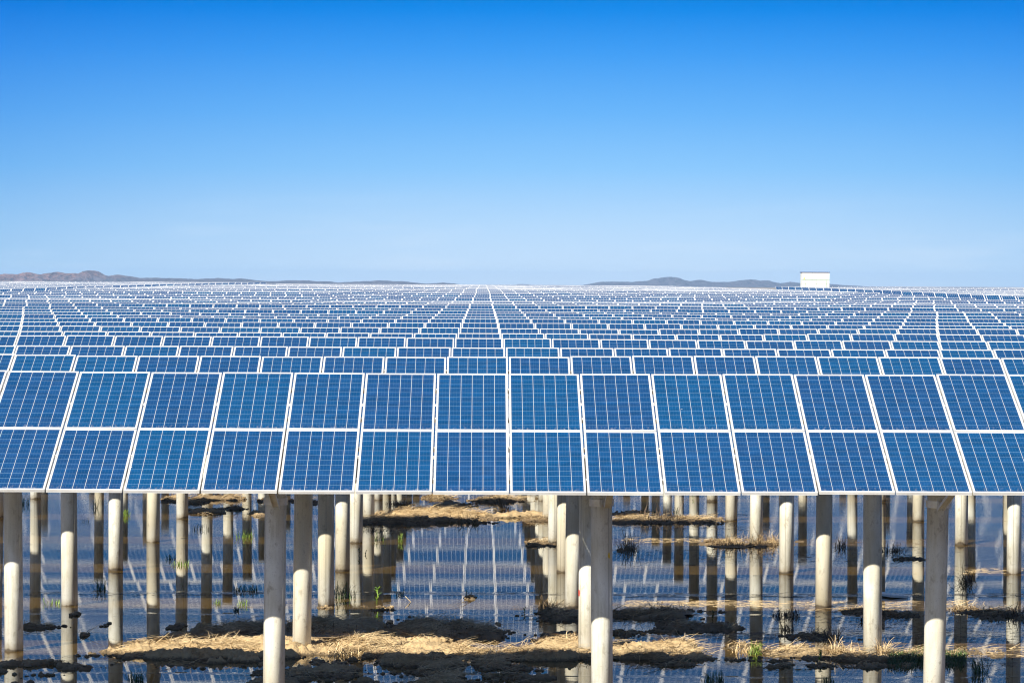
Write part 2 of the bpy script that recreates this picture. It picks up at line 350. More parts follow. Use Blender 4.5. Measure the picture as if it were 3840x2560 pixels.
# x0,x1,y0,y1 (photo pixels), height in metres, darkness
BANKS = [
 (-60, 262, 2474, 2522, .06, .8), (470, 1330, 2380, 2488, .14, .0), (650, 1060, 2330, 2398, .11, .5), (1090, 1430, 2312, 2394, .14, .45), (1180, 1820, 2385, 2464, .11, .0),
 (1475, 1690, 2322, 2402, .11, .6), (1640, 1880, 2335, 2405, .07, 1), (1440, 1730, 2440, 2508, .12, .2), (1520, 1880, 2512, 2600, .08, .3),
 (990, 1370, 2478, 2530, .07, .3), (940, 1360, 2515, 2620, .08, .6), (1840, 2300, 2392, 2462, .10, 0), (2240, 2900, 2400, 2462, .08, 0), (1940, 2290, 2440, 2488, .10, .3),
 (2300, 2500, 2445, 2484, .08, .7), (1980, 2220, 2284, 2322, .06, .9), (2000, 2220, 2366, 2408, .06, .95), (2310, 2640, 2285, 2316, .05, .8),
 (2310, 2580, 2362, 2388, .04, .9), (2510, 2730, 2330, 2364, .04, 1), (3140, 3500, 2444, 2494, .045, .7), (2860, 3360, 2440, 2462, .008, .1),
 (1375, 1790, 1905, 1944, .20, 0), (1360, 1800, 1936, 1962, .10, 1), (1540, 1760, 1880, 1902, .12, 1), (1830, 2090, 1916, 1942, .12, 0), (1840, 2100, 1936, 1952, .05, 1),
 (2300, 2480, 1918, 1936, .025, .2), (2280, 2640, 1938, 1960, .03, 1), (100, 300, 2333, 2354, .05, 1), (320, 392, 2332, 2352, .03, 1), (725, 895, 1856, 1876, .10, 1), (705, 780, 1878, 1888, .05, 1),
 (728, 835, 1904, 1927, .07, .4), (820, 912, 1901, 1914, .05, 1), (-40, 155, 2535, 2570, .06, 1), (1920, 2010, 2480, 2512, .05, .9), (1860, 2080, 2515, 2580, .05, .9),
 (1800, 1925, 2452, 2505, .08, .4), (1750, 1930, 2518, 2570, .06, .5), (1000, 1160, 1868, 1890, .05, 1), (620, 690, 1860, 1880, .04, .3), (930, 1010, 1915, 1935, .08, .1),
 (1700, 1760, 2330, 2350, .04, 1), (1480, 1540, 2306, 2320, .03, 1), (310, 330, 2372, 2384, .03, 1), (280, 296, 2296, 2306, .02, 1), (1750, 1780, 2236, 2246, .03, .5), (640, 680, 2340, 2362, .05, 1),
 (1380, 1460, 2270, 2284, .02, .1), (1190, 1260, 2268, 2282, .05, .2), (1770, 1930, 1860, 1885, .07, .9), (1600, 1700, 1858, 1870, .04, 1), (1990, 2070, 2028, 2046, .03, .8), (2000, 2070, 1850, 1870, .06, 0),
 (2690, 2900, 2028, 2044, .012, .9), (2400, 2560, 2476, 2500, .015, .9), (2690, 2900, 2464, 2484, .012, .8), (2895, 3080, 2484, 2502, .015, .9), (2960, 3200, 2380, 2394, .02, .9), (2340, 2440, 2060, 2068, .02, 1),
 (3660, 3800, 2286, 2312, .015, .9), (3300, 3420, 2296, 2314, .015, .9), (3360, 3440, 2088, 2098, .02, 1), (3170, 3240, 2286, 2298, .015, .9), (1560, 1590, 2510, 2524, .03, .9), (1705, 1735, 2490, 2505, .04, .9)]
BB = []
for x0, x1, y0, y1, H, dk in BANKS:
    ym = (y0 + y1) / 2; Zm = 73160 / (ym - 1065); hp = H * F / Zm * .75
    a = P((x0 + x1) / 2, min(y0 + hp, y1 - 6)); bq = P((x0 + x1) / 2, y1)
    cx0 = P(x0, ym); cx1 = P(x1, ym)
    BB.append(((cx0.x + cx1.x) / 2, (a.y + bq.y) / 2, (cx1.x - cx0.x) / 2 * 1.05, max((a.y - bq.y) / 2 * 1.1, .12), H, dk))
def mud_field(X, Y):
    w1 = fbm(X * 1.6, Y * 1.1, 4, 3) - .5; w2 = fbm(X * 1.7 + 50, Y * 1.1, 4, 9) - .5
    best = np.full(X.shape, -1.0); dark = np.zeros(X.shape)
    lump = (fbm(X * 5, Y * 4, 5, 21, .62) - .5) + .35 * (.5 - np.abs(2 * fbm(X * 9, Y * 7, 3, 71) - 1))
    gap = np.minimum(0, (fbm(X * 1.3 + 9, Y * 1.3, 3, 55) - .50)) * .75
    gap = gap - np.clip((fbm(X * 1.0 + 31, Y * 2.0, 3, 141) - .44) * 1.2, 0, .14) * (Y < 52.0)
    for cx, cy, hx, hy, H, dk in BB:
        s = min(1, hx / 1.2)
        d = ((X + w1 * 1.3 * s - cx) / hx) ** 2 + ((Y + w2 * 1.0 * min(1, hy) - cy) / hy) ** 2
        hh = H * (1 - np.minimum(d, 3.0)) ; hh = np.where(d < 1, H * np.sqrt(np.maximum(1 - d, 0)) * .85 + hh * .15, H * (1 - d) * .8)
        hh = hh * .8 + lump * (.10 + .6 * H) + gap
        m_ = hh > best; best = np.where(m_, hh, best); dark = np.where(m_, dk, dark)
    return best, dark
cache = {}
def mudZ(X, Y):
    b_, d_ = mud_field(X, Y); cache['d'] = d_
    fine = (fbm(X * 18, Y * 13, 4, 33, .7) - .5) * .085
    return np.maximum(b_ + fine * (b_ > -.05) + np.clip(.5 - np.abs(2 * fbm(X * 11, Y * 8, 3, 91) - 1) * 2, 0, 1) * .04 * (b_ > .0), -.05)
xs = np.arange(-10, 11.5, .028); 
parts_ = []
for (ya, yb, st_, sx_) in ((48.0, 62.5, .045, .028), (62.5, 98, .13, .05)):
    xs = np.arange(-.165 * yb, .175 * yb, sx_); ys_ = np.arange(ya, yb + st_, st_)
    parts_.append(grid_mesh('mud_bank', xs, ys_, mudZ, M_mud, keep=lambda Z: Z > -.02, attr=lambda X, Y: cache['d']))
mo = link('mud_bank', parts_[0]); tag(mo, kind='structure')
mo2 = link('mud_bank', parts_[1]); tag(mo2, kind='structure')

# ------------------------------------------------------------------ solar rows
TILT = R(21.6); PIT = 1.012; MW, MH = .992, 1.956; X0 = .41; RISE = math.sin(TILT) * (2 * MH + .02); RUN = math.cos(TILT) * (2 * MH + .02)
def glass_mesh():
    mb = MB(); e_ = .006
    mb.quad([(-MW / 2 + e_, -MH / 2 + e_, -.004), (MW / 2 - e_, -MH / 2 + e_, -.004), (MW / 2 - e_, MH / 2 - e_, -.004), (-MW / 2 + e_, MH / 2 - e_, -.004)],
            [(e_ / MW, e_ / MH), (1 - e_ / MW, e_ / MH), (1 - e_ / MW, 1 - e_ / MH), (e_ / MW, 1 - e_ / MH)])
    mb.quad([(-MW / 2 + e_, MH / 2 - e_, -.012), (MW / 2 - e_, MH / 2 - e_, -.012), (MW / 2 - e_, -MH / 2 + e_, -.012), (-MW / 2 + e_, -MH / 2 + e_, -.012)], m=1)
    return mb.mesh('solar_panel', [M_cell, M_back], uv=True)
def frame_mesh():
    mb = MB(); a = MW / 2; h = MH / 2; wd = .013
    mb.box(-a, a, -h, -h + wd, -.040, 0); mb.box(-a, a, h - wd, h, -.040, 0)
    mb.box(-a, -a + wd, -h + wd, h - wd, -.040, 0); mb.box(a - wd, a, -h + wd, h - wd, -.040, 0)
    # ribs of the extruded profile on the lower side
    mb.box(-a + .002, a - .002, -h - .0025, -h, -.010, -.004); mb.box(-a + .002, a - .002, -h - .0025, -h, -.024, -.018); mb.box(-a + .002, a - .002, -h - .0025, -h, -.039, -.032)
    return mb.mesh('frame', M_frame)
def slab_mesh():
    mb = MB(); a = MW / 2; h = MH / 2
    mb.quad([(-a, -h, 0), (a, -h, 0), (a, h, 0), (-a, h, 0)], [(0, 0), (1, 0), (1, 1), (0, 1)])
    mb.box(-a, a, -h, h, -.04, -.0005, m=1, skip=(1,))
    return mb.mesh('solar_panel_far', [M_cellf, M_framef], uv=True)
GL, FR, SB = glass_mesh(), frame_mesh(), slab_mesh()
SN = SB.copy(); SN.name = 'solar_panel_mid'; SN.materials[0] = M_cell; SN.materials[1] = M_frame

def steel_clamp(mb, r, z):
    """two half bands bolted round the pile with ears in front"""
    n = 28
    for k in range(n):
        a0 = 2 * math.pi * k / n; a1 = 2 * math.pi * (k + 1) / n
        i = [(math.cos(a) * rr, math.sin(a) * rr, zz) for zz in (z - .05, z + .05) for rr in (r + .0015, r + .009) for a in (a0, a1)]
        mb.quad([i[2], i[3], i[7], i[6]]); mb.quad([i[4], i[6], i[7], i[5]]); mb.quad([i[0], i[1], i[3], i[2]])
    mb.box(-.028, -.020, -r - .075, -r - .004, z - .055, z + .055); mb.box(-.010, -.002, -r - .075, -r - .004, z - .055, z + .055)
    mb.box(-.045, .06, -r - .05, -r - .035, z - .008, z + .008)
    mb.box(-r - .02, -r - .005, -.006, .006, z - .05, z + .05); mb.box(r + .005, r + .02, -.006, .006, z - .05, z + .05)
PR = .15
cl = MB(); steel_clamp(cl, PR, 0); CLM = cl.mesh('clamp', M_steel)
pm_cache = {}
def pile_mesh(L):
    k = round(L, 2)
    if k not in pm_cache:
        mb = MB(); mb.tube((0, 0, -.5), (0, 0, k), PR, PR * .985, 40); pm_cache[k] = mb.mesh('pile', M_conc, smooth=True)
        for p_ in pm_cache[k].polygons:
            if len(p_.vertices) > 4: p_.use_smooth = False
    return pm_cache[k]

ROWS = [(46.9,1397),(54.3,1334.8),(61.7,1301.3),(69.1,1268.5),(76.6,1246.8),(84.1,1228.7),(91.5,1212.8),(98.9,1198.8),(106.4,1186.7),(113.6,1176.5),(121,1167.5),
        (128.3,1157.3),(144,1145.2),(151.3,1141.5),(158.7,1135.6),(166.4,1131),(174,1127),(188.8,1119.7),(196,1114),(213.5,1107.6),(229,1102),(243.5,1098.3),(251,1095),(258,1092.5),(266,1089)]
rr = random.Random(5)
HS = [(z, (y - 1065) * z / F) for z, y in ROWS]
z = 273.4
while z < 575:
    HS.append((z, max(.485 - (z - 273) * .00108 + rr.uniform(-.03, .03), .05))); z += 7.45
ORD = 'front second third fourth fifth sixth seventh eighth ninth tenth eleventh twelfth thirteenth fourteenth fifteenth sixteenth seventeenth eighteenth nineteenth twentieth twenty-first twenty-second twenty-third twenty-fourth twenty-fifth'.split()
MARK = {}
def half(Z): return .1549 * Z * 1.04 + (3.4 if Z < 110 else 1.1)

def make_row(k, Z, h, xa, xb, label, group, level, X0=.415, ztop=None):
    """xa..xb world extent; level 0 near rows with frames, rack and piles; 1 separate panels and piles; 2 separate upper panels; 3 one mesh"""
    X0 = .355 if k == 0 else X0 + (random.Random(k).uniform(-.05, .05) if 11 < k < 100 else 0); zt = ztop if ztop else CAMZ - h; zl = zt - RISE; yl = Z - RUN; ym = Z - RUN / 2
    ia = math.floor((xa - X0) / PIT); ib = math.ceil((xb - X0) / PIT); n = ib - ia
    xc = X0 + (ia + ib) / 2 * PIT
    Rt = Matrix.Rotation(TILT, 4, 'X')
    def cen(i, up_):
        s = MH / 2 + up_ * (MH + .02)
        return Vector((X0 + (i + .5) * PIT - xc, -RUN / 2 + math.cos(TILT) * s, zl + math.sin(TILT) * s))
    def merged(ups, wav):
        mb = MB()
        for up_ in ups:
            for i in range(ia, ib):
                c = cen(i, up_); dz = wav * (vn(np.array(i * .13 + k * 7.7), np.array(k * 3.1)).item() - .5)
                Mx = Matrix.Translation(c + Vector((0, 0, dz))) @ Rt; a = MW / 2; hh = MH / 2
                mb.quad([Mx @ Vector(q) for q in ((-a, -hh, 0), (a, -hh, 0), (a, hh, 0), (-a, hh, 0))],
                        [(i + u, up_ * 5 + k * 10 + v) for u, v in ((0.0001, 0.0001), (.9999, .0001), (.9999, .9999), (.0001, .9999))])
                mb.box(-a, a, -hh, hh, -.04, -.0005, Mx, 1, skip=(1,))
        return mb.mesh('panel_run', [M_cellf, M_framef], uv=True)
    if level == 3:
        o = link('solar_panel_row', merged((0, 1), .10), None, (xc, ym, 0)); tag(o, label, 'solar panels', group); return o
    root = link('solar_panel_row', None, None, (xc, ym, 0)); tag(root, label, 'solar panels', group)
    jr = random.Random(k * 13 + 1)
    for up_ in (1, 0):
        if level == 2 and up_ == 0:
            tag(link('solar_panel', merged((0,), .0), root), kind='stuff'); continue
        ids = sorted(range(ia, ib), key=lambda i: abs(i - (ia + ib) / 2))
        for i in ids[:100] if level == 2 else ids:
            c = cen(i, up_) + Vector((0, 0, jr.uniform(-.004, .004) + (vn(np.array(i * .21 + 3.3 * k), np.array(k * 1.7)).item() - .5) * (.03 if k == 0 else .07)))
            o = link('solar_panel', GL if level == 0 else SN if level == 1 else SB, root, c, (TILT + jr.uniform(-.003, .003), jr.uniform(-.003, .003), 0))
            if level == 0: link('frame', FR, o)
    L = n * PIT / 2
    if level <= 1:
        for s in (.45, 1.45, .45 + MH + .02, 1.45 + MH + .02):
            mb = MB(); mb.box(-L, L, -.022, .022, -.100, -.0415)
            mb.box(-L, L, .022, .030, -.100, -.094); 
            link('purlin', mb.mesh('purlin', M_steel), root, (0, -RUN / 2 + math.cos(TILT) * s, zl + math.sin(TILT) * s), (TILT, 0, 0))
        for pj, x in enumerate([-2.87 - 4.65 * q_ for q_ in range(9, 0, -1)] + [-2.87, 1.67, 6.27] + [6.27 + 4.64 * q_ for q_ in range(1, 9)]):
            if xa - 1 < x < xb + 1:
                lx = x - xc + jr.uniform(-.03, .03); ly = .55 + jr.uniform(-.06, .06)
                ps_ = 2.0 + .55 
                zp = zl + math.tan(TILT) * (RUN / 2 + ly) - .24
                an = (jr.uniform(-.008, .008), jr.uniform(-.011, .011), jr.uniform(0, 6.28))
                if k == 0 and x > 5: an = (0.0, -.030, 2.0)
                pl = link('pile', pile_mesh(zp), root, (lx, ly, 0), an)
                MARK[(k, pj - 10)] = (pl, lx, ly, zp)
                # clamp keeps its ears towards the front
                zc = 2.88 - (3.18 - zl)
                cm_ = link('clamp', CLM, pl, (0, 0, zc), (0, 0, -an[2]))
                cm2 = link('clamp', CLM, pl, (0, 0, zp - .12), (0, 0, -an[2]))
                if 0 < k < 4 and pj in (9, 10, 11):
                    # slack string cable dropping in front of the pile
                    mb = MB(); tp = zl + math.tan(TILT) * (RUN / 2 + ly) - .3; dp = jr.uniform(.9, 1.3); pv0 = None
                    for q_ in range(13):
                        f_ = q_ / 12; pt = Vector((lx + .03 + .09 * f_ + .01 * math.sin(f_ * 9), ly - PR - .02, tp - dp * (1 - (2 * f_ - 1.15) ** 4 * .6) ))
                        if pv0 is not None: mb.tube(pv0, pt, .006, .006, 6, cap=False)
                        pv0 = pt
                    link('cable', mb.mesh('cable', M_dark), root)
                if level == 0:
                    mb = MB(); mb.box(-.03, .03, -1.62, 1.62, -.170, -.102); mb.box(-.03, -.024, -1.62, 1.62, -.19, -.170)
                    link('rafter', mb.mesh('rafter', M_steel), root, (lx, .0, zl + math.tan(TILT) * RUN / 2), (TILT, 0, 0))
                    a = Vector((lx + .045, ly - PR - .07, zc - .06)); y2 = -RUN / 2 + .55
                    bq = Vector((lx + .045, y2, zl + math.tan(TILT) * .55 - .16))
                    mb = MB(); d = bq - a; ln = d.length
                    zz_ = d.normalized(); yy_ = zz_.cross(Vector((1, 0, 0))).normalized(); xx_ = yy_.cross(zz_); Mx = Matrix.Translation(a) @ Matrix((xx_, yy_, zz_)).transposed().to_4x4()
                    mb.box(-.045, .045, -.003, .003, 0, ln, Mx); mb.box(-.045, -.039, -.04, -.003, 0, ln, Mx); mb.box(.039, .045, -.04, -.003, 0, ln, Mx)
                    link('brace', mb.mesh('brace', M_steel), root)
                    a = Vector((lx + .045, ly + PR + .03, zp - .7)); bq = Vector((lx + .045, ly + 1.1, zl + math.tan(TILT) * (RUN / 2 + ly + 1.1) - .16))
                    mb = MB(); d = bq - a; ln = d.length
                    zz_ = d.normalized(); yy_ = zz_.cross(Vector((1, 0, 0))).normalized(); xx_ = yy_.cross(zz_); Mx = Matrix.Translation(a) @ Matrix((xx_, yy_, zz_)).transposed().to_4x4()
                    mb.box(-.03, .03, -.003, .003, 0, ln, Mx); mb.box(-.03, -.024, -.03, -.003, 0, ln, Mx)
                    link('brace', mb.mesh('brace', M_steel), root)
    return root

XL, XR = -32.0, 31.8
for k, (Z, h) in enumerate(HS):
    sh = Z * math.tan(R(.5)); xa, xb = sh - half(Z), sh + half(Z)
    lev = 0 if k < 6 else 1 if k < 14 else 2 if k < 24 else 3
    if k == 0: lab = 'front row of large blue solar panels, two panels high, on concrete piles'
    elif k < 12: lab = '%s row of blue solar panels behind the front row, counting the front row as first' % ORD[k]
    elif k < 25: lab = '%s row of solar panels counted back from the front row' % ORD[k]
    else: lab = 'distant thin row of solar panels in the pale dense band below the horizon'
    if Z > 195: xb = min(xb, XR)
    if Z > 205: xa = max(xa, XL)
    ro = make_row(k, Z, h, xa, xb, lab, 'long rows of solar panels' if k < 25 else 'distant thin panel rows', lev)
    if k >= 10: ro.rotation_euler.y = .0020 * min(1, (k - 9) / 6)
# outer fields beyond the service gap: the end panel of each row shows in a slanting line
px = 42.0; k = 100
while px < 1000:
    Z = float(np.interp(px, [0, 500, 900, 1000], [258, 430, 530, 560])); yt = float(np.interp(px, [0, 510, 890, 1000], [1084, 1068, 1060, 1059]))
    e_ = PD(px, yt, Z); ph = (e_.x - .415) % PIT
    make_row(k, Z, 0, e_.x - max(3.2, (e_.x - (Z * math.tan(R(.5)) - half(Z)))), e_.x - PIT * .98, 'far panel row whose end panel shows in the slanting line at the left', 'far panel rows on the left', 3, .415 + ph, e_.z)
    px += 12560 / Z; k += 1
px = 2908.0; k = 200
while px < 3900:
    Z = float(np.interp(px, [2908, 3100, 3279, 3458, 3817, 3900], [530, 430, 365, 290, 232, 224])); yt = float(np.interp(px, [2908, 3279, 3458, 3632, 3817, 3900], [1074, 1087.5, 1097, 1104, 1112, 1115]))
    s_ = PD(px, yt, Z); ph = (s_.x - .415) % PIT
    make_row(k, Z, 0, s_.x + PIT * .02, max(s_.x + 3.2, Z * math.tan(R(.5)) + half(Z)), 'far panel row whose end panel shows in the slanting line at the right', 'far panel rows on the right', 3, .415 + ph, s_.z)
    px += 12560 / Z * (1.17 if Z < 262 else 1.0); k += 1

# paint and stain marks on piles
def mark(key, px, py, wpx, hpx, col, name, label):
    pl, lx, ly, zp = MARK[key]; root = pl.parent
    bpy.context.view_layer.update()
    cy = root.location.y + ly - PR; p = PD(px, py, cy)
    rad = PR + .0025; base = root.location + Vector((lx, ly, 0))
    th = math.asin(max(-.95, min(.95, (p.x - base.x) / rad))); dw = wpx / F * cy / rad / 2; dh = hpx / F * cy / 2
    m, t, b = mat(name + '_' + str(px)); b.inputs['Roughness'].default_value = .8; b.inputs['Base Color'].default_value = (*col, 1)
    rg = random.Random(px); mb = MB(); n = 22; pts = []
    for i in range(n):
        a = 2 * math.pi * i / n; s = rg.uniform(.72, 1.05)
        an = th + math.cos(a) * dw * s; pts.append(Vector((math.sin(an) * rad, -math.cos(an) * rad, p.z + math.sin(a) * dh * s)))
    c = Vector((math.sin(th) * rad, -math.cos(th) * rad, p.z))
    for i in range(n): mb.quad([c, pts[i], pts[(i + 1) % n]])
    Mi = pl.matrix_local.inverted() @ Matrix.Translation((lx, ly, 0))
    mb.v = [tuple(Mi @ Vector(v)) for v in mb.v]
    tag(link(name, mb.mesh(name, m), pl), label)
mark((1, 0), 2165, 2224, 20, 30, (0.45, 0.06, 0.04), 'paint_mark', 'red paint mark')
mark((0, 0), 2284, 2082, 9, 26, (0.60, 0.40, 0.02), 'paint_mark', 'yellow paint mark')
mark((0, 1), 3528, 2187, 16, 14, (0.03, 0.16, 0.09), 'paint_mark', 'green paint mark')
mark((0, 0), 2254, 1950, 34, 16, (0.17, 0.12, 0.07), 'stain', 'brown smear')

# ------------------------------------------------------------------ white cabin on the right
Yc = 500.0
c0 = PD(3007, 1078, Yc); c1 = PD(3110, 1078, Yc); top = PD(3060, 1022, Yc).z
cw = c1.x - c0.x; cx = (c0.x + c1.x) / 2; dcab = 2.4
M_cabin = simple('cabin_white', (0.60, 0.60, 0.56), (0.66, 0.66, 0.62), .6, .5)
cab = link('equipment_cabin', None, None, (cx, Yc + dcab / 2, 1.05)); tag(cab, 'white boxy equipment cabin with thin dark roof standing above the panels', 'cabin')
def rel(mb): return mb
zb = top - 2.95 - 1.05; ztp = top - 1.05
mb = MB(); mb.box(-cw / 2, cw / 2, -dcab / 2, dcab / 2, zb, ztp); link('wall', mb.mesh('wall', M_cabin), cab)
m, t, b = mat('roof_blue'); b.inputs['Base Color'].default_value = (.06, .08, .20, 1)
mb = MB(); mb.box(-cw / 2 - .09, cw / 2 + .09, -dcab / 2 - .09, dcab / 2 + .09, ztp, ztp + .10); link('roof', mb.mesh('roof', m), cab)
m, t, b = mat('seam_green'); b.inputs['Base Color'].default_value = (.12, .22, .15, 1)
yf = -dcab / 2
def seam_box(x0, x1, z0, z1):
    mb = MB(); mb.box(x0, x1, yf - .02, yf, z0, z1); link('panel_seam', mb.mesh('panel_seam', m), cab)
hh = 51 / F * Yc
def zz(f): return ztp - f * (56 / F * Yc)
seam_box(-cw / 2, cw / 2, zz(.49) - .035, zz(.49) + .035); seam_box(-cw / 2, cw / 2, zz(.76) - .015, zz(.76) + .015)
for fx_ in (.14, .52, .90): seam_box(-cw / 2 + cw * fx_ - .03, -cw / 2 + cw * fx_ + .03, zb, zz(.49) - .035)
seam_box(-cw / 2 + cw * .38 - .008, -cw / 2 + cw * .38 + .008, zz(.49) + .035, ztp)
m2, t, b = mat('sticker_yellow'); b.inputs['Base Color'].default_value = (.75, .6, .08, 1)
mb = MB(); mb.quad([(-cw * .45, yf - .006, zz(.44)), (-cw * .38, yf - .006, zz(.44)), (-cw * .415, yf - .006, zz(.30))]); mb.box(-cw * .45, -cw * .38, yf - .005, yf, zz(.45), zz(.44)); link('warning_sticker', mb.mesh('warning_sticker', m2), cab)
m3, t, b = mat('sign_grey'); b.inputs['Base Color'].default_value = (.3, .34, .36, 1)
mb = MB(); mb.box(-cw * .27, -cw * .215, yf - .006, yf, zz(.24), zz(.19)); mb.box(-cw * .31, -cw * .19, yf - .006, yf, zz(.105), zz(.09)); link('sign', mb.mesh('sign', m3), cab)
mb = MB(); mb.box(-cw / 2 - .4, cw / 2 + .4, -dcab / 2 - .4, dcab / 2 + .4, 0, zb); link('plinth', mb.mesh('plinth', M_conc), cab)

# ------------------------------------------------------------------ hills
m, t, b = mat('hill_rock'); M_hill = m
p = wpos(t); n1 = noise(t, .028, 6, p, .7); n2 = noise(t, .10, 4, p, .7); ps = t.nodes.new('ShaderNodeSeparateXYZ'); t.links.new(p, ps.inputs[0])
c = mixc(t, rmp(t, mth(t, 'ADD', mth(t, 'MULTIPLY', n2, .5), mth(t, 'MULTIPLY', n1, .5)), .42, .58), (0.05, 0.028, 0.036), (0.42, 0.20, 0.14))
green = rmp(t, mth(t, 'ADD', mth(t, 'MULTIPLY', ps.outputs[0], .0009), mth(t, 'ADD', mth(t, 'MULTIPLY', ps.outputs[2], -.012), n1)), -.55, -.15)
c = mixc(t, green, c, mixc(t, rmp(t, n2, .4, .6), (0.045, 0.052, 0.085), (0.12, 0.105, 0.14)))  # bluish right-hand and low slopes: distance haze mixed into the rock colour
t.links.new(c, b.inputs['Base Color']); b.inputs['Roughness'].default_value = 1
bump(t, b, n1, 25, 1.0)
LH = [(-300,1040),(-100,1034),(0,1031),(17,1027),(75,1030),(100,1024),(150,1027),(212,1021),(240,1026),(275,1024),(300,1026),(320,1019),(340,1017),(360,1017),(385,1026),(410,1033),(440,1029),(480,1035),(520,1041),(600,1043),(640,1043),(700,1047),(760,1046),(850,1044),(900,1044),(940,1049),(1010,1052),(1100,1051),(1180,1052),(1270,1059),(1350,1054),(1450,1052),(1540,1058),(1600,1064),(1660,1058),(1700,1062),(1730,1068),(1780,1080)]
RH = [(2150,1080),(2190,1068),(2250,1057),(2300,1055),(2340,1057),(2430,1053),(2450,1045),(2480,1040),(2515,1039),(2550,1043),(2590,1055),(2630,1050),(2670,1056),(2740,1057),(2770,1053),(2815,1048),(2850,1052),(2880,1051),(2920,1061),(2965,1057),(3010,1062),(3110,1064),(3150,1068),(3225,1072),(3290,1080)]
SH = [(1920, 1075), (1940, 1065.5), (1960, 1065), (1985, 1066), (2005, 1075)]
def hills(pts, Y0, seed, nm):
    xw = [PD(a, 1060, Y0).x for a, _ in pts]; zw = [PD(a, b_, Y0).z for a, b_ in pts]
    xs = np.arange(xw[0], xw[-1], 2.2); D = 260.0; us = np.linspace(-1, 1, 61)
    def Zf(X, Y):
        u = (Y - Y0) / D
        prof = np.interp(X + (fbm(X * .02, Y * .02, 3, seed) - .5) * 30 * np.abs(u), xw, zw)
        rid = 1 - np.abs(2 * fbm(X * .035, Y * .011, 4, seed + 5) - 1)
        base = np.maximum(prof + (fbm(X * .035, Y * 0, 4, seed + 9, .6) - .5) * 5.0 * np.clip((prof - 6) / 4, 0, 1), 1.0) 
        sh_ = np.clip(1 - np.abs(u) ** 1.15, 0, 1)
        zz_ = 0.5 + (base - .5) * (sh_ * (1 - .55 * np.abs(u)) + (rid - .62) * np.abs(u) * 3.4 * (1 - np.abs(u)))
        return np.minimum(zz_, base * (1 + 0 * u)) - 1.2 * (np.abs(u) > .97)
    o = link('hills', grid_mesh(nm, xs, Y0 + us * D, Zf, M_hill)); tag(o, kind='structure')
hills(LH, 6000, 2, 'hills_left'); hills(RH, 7500, 40, 'hills_right'); hills(SH, 9000, 60, 'hills_small')

# ------------------------------------------------------------------ straw and debris (stuff)
def ribbon(mb, base, az, L, wd, lift, curl, rg, seg=3, droop=0.0):
    dirv = Vector((math.cos(az), math.sin(az), 0)); side = Vector((-dirv.y, dirv.x, 0)) * wd / 2
    prev = None; p = Vector(base); a2_ = az; el = lift
    for s in range(seg + 1):
        f = 1 - .6 * s / seg
        sd = Vector((-math.sin(a2_), math.cos(a2_), .25)) * wd / 2 * f
        cur = (p - sd, p + sd)
        if prev: mb.quad([prev[0], prev[1], cur[1], cur[0]])
        prev = cur
        p = p + Vector((math.cos(a2_) * math.cos(el), math.sin(a2_) * math.cos(el), math.sin(el))) * L / seg
        a2_ += rg.uniform(-curl, curl); el -= droop
rg = random.Random(11)
st = MB(); dk_ = MB()
def hgt(x, y):
    b_, d_ = mud_field(np.array([[x]]), np.array([[y]])); return b_[0, 0], d_[0, 0]
cand = []
for cx_b, cy_b, hx, hy, H, dk in BB:
    n = int(min(5000, 1500 * hx * hy * (1.0 if dk < .3 else 1.3) + 12))
    rs = np.random.RandomState(int(abs(cx_b * 1000)) % 9999)
    X = cx_b + rs.uniform(-1.1, 1.1, n) * hx; Y = cy_b + rs.uniform(-1.1, 1.1, n) * hy
    Hh, Dd = mud_field(X[None], Y[None])
    cl_ = fbm(X[None] * 1.1, Y[None] * .8, 3, 77)[0]
    for x, y, hh_, d_, c_ in zip(X, Y, Hh[0], Dd[0], cl_):
        if hh_ > .004 and (c_ > .43): 
            L = rg.uniform(.08, .55); az = rg.gauss(0.25, .75) + (math.pi if rg.random() < .5 else 0)
            (st if (d_ < .5 or rg.random() < .75) else dk_) and ribbon(st if (d_ < .5 or rg.random() < .75) else dk_, (x, y, max(hh_, 0) + .012 + rg.uniform(0, .03)), az, L, rg.uniform(.006, .014), rg.uniform(-.05, .42), .35, rg, 3, rg.uniform(.05, .22))
o = link('dry_straw', st.mesh('dry_straw', M_straw)); tag(o, 'loose dry straw strewn over the mud banks', 'straw', kind='stuff')
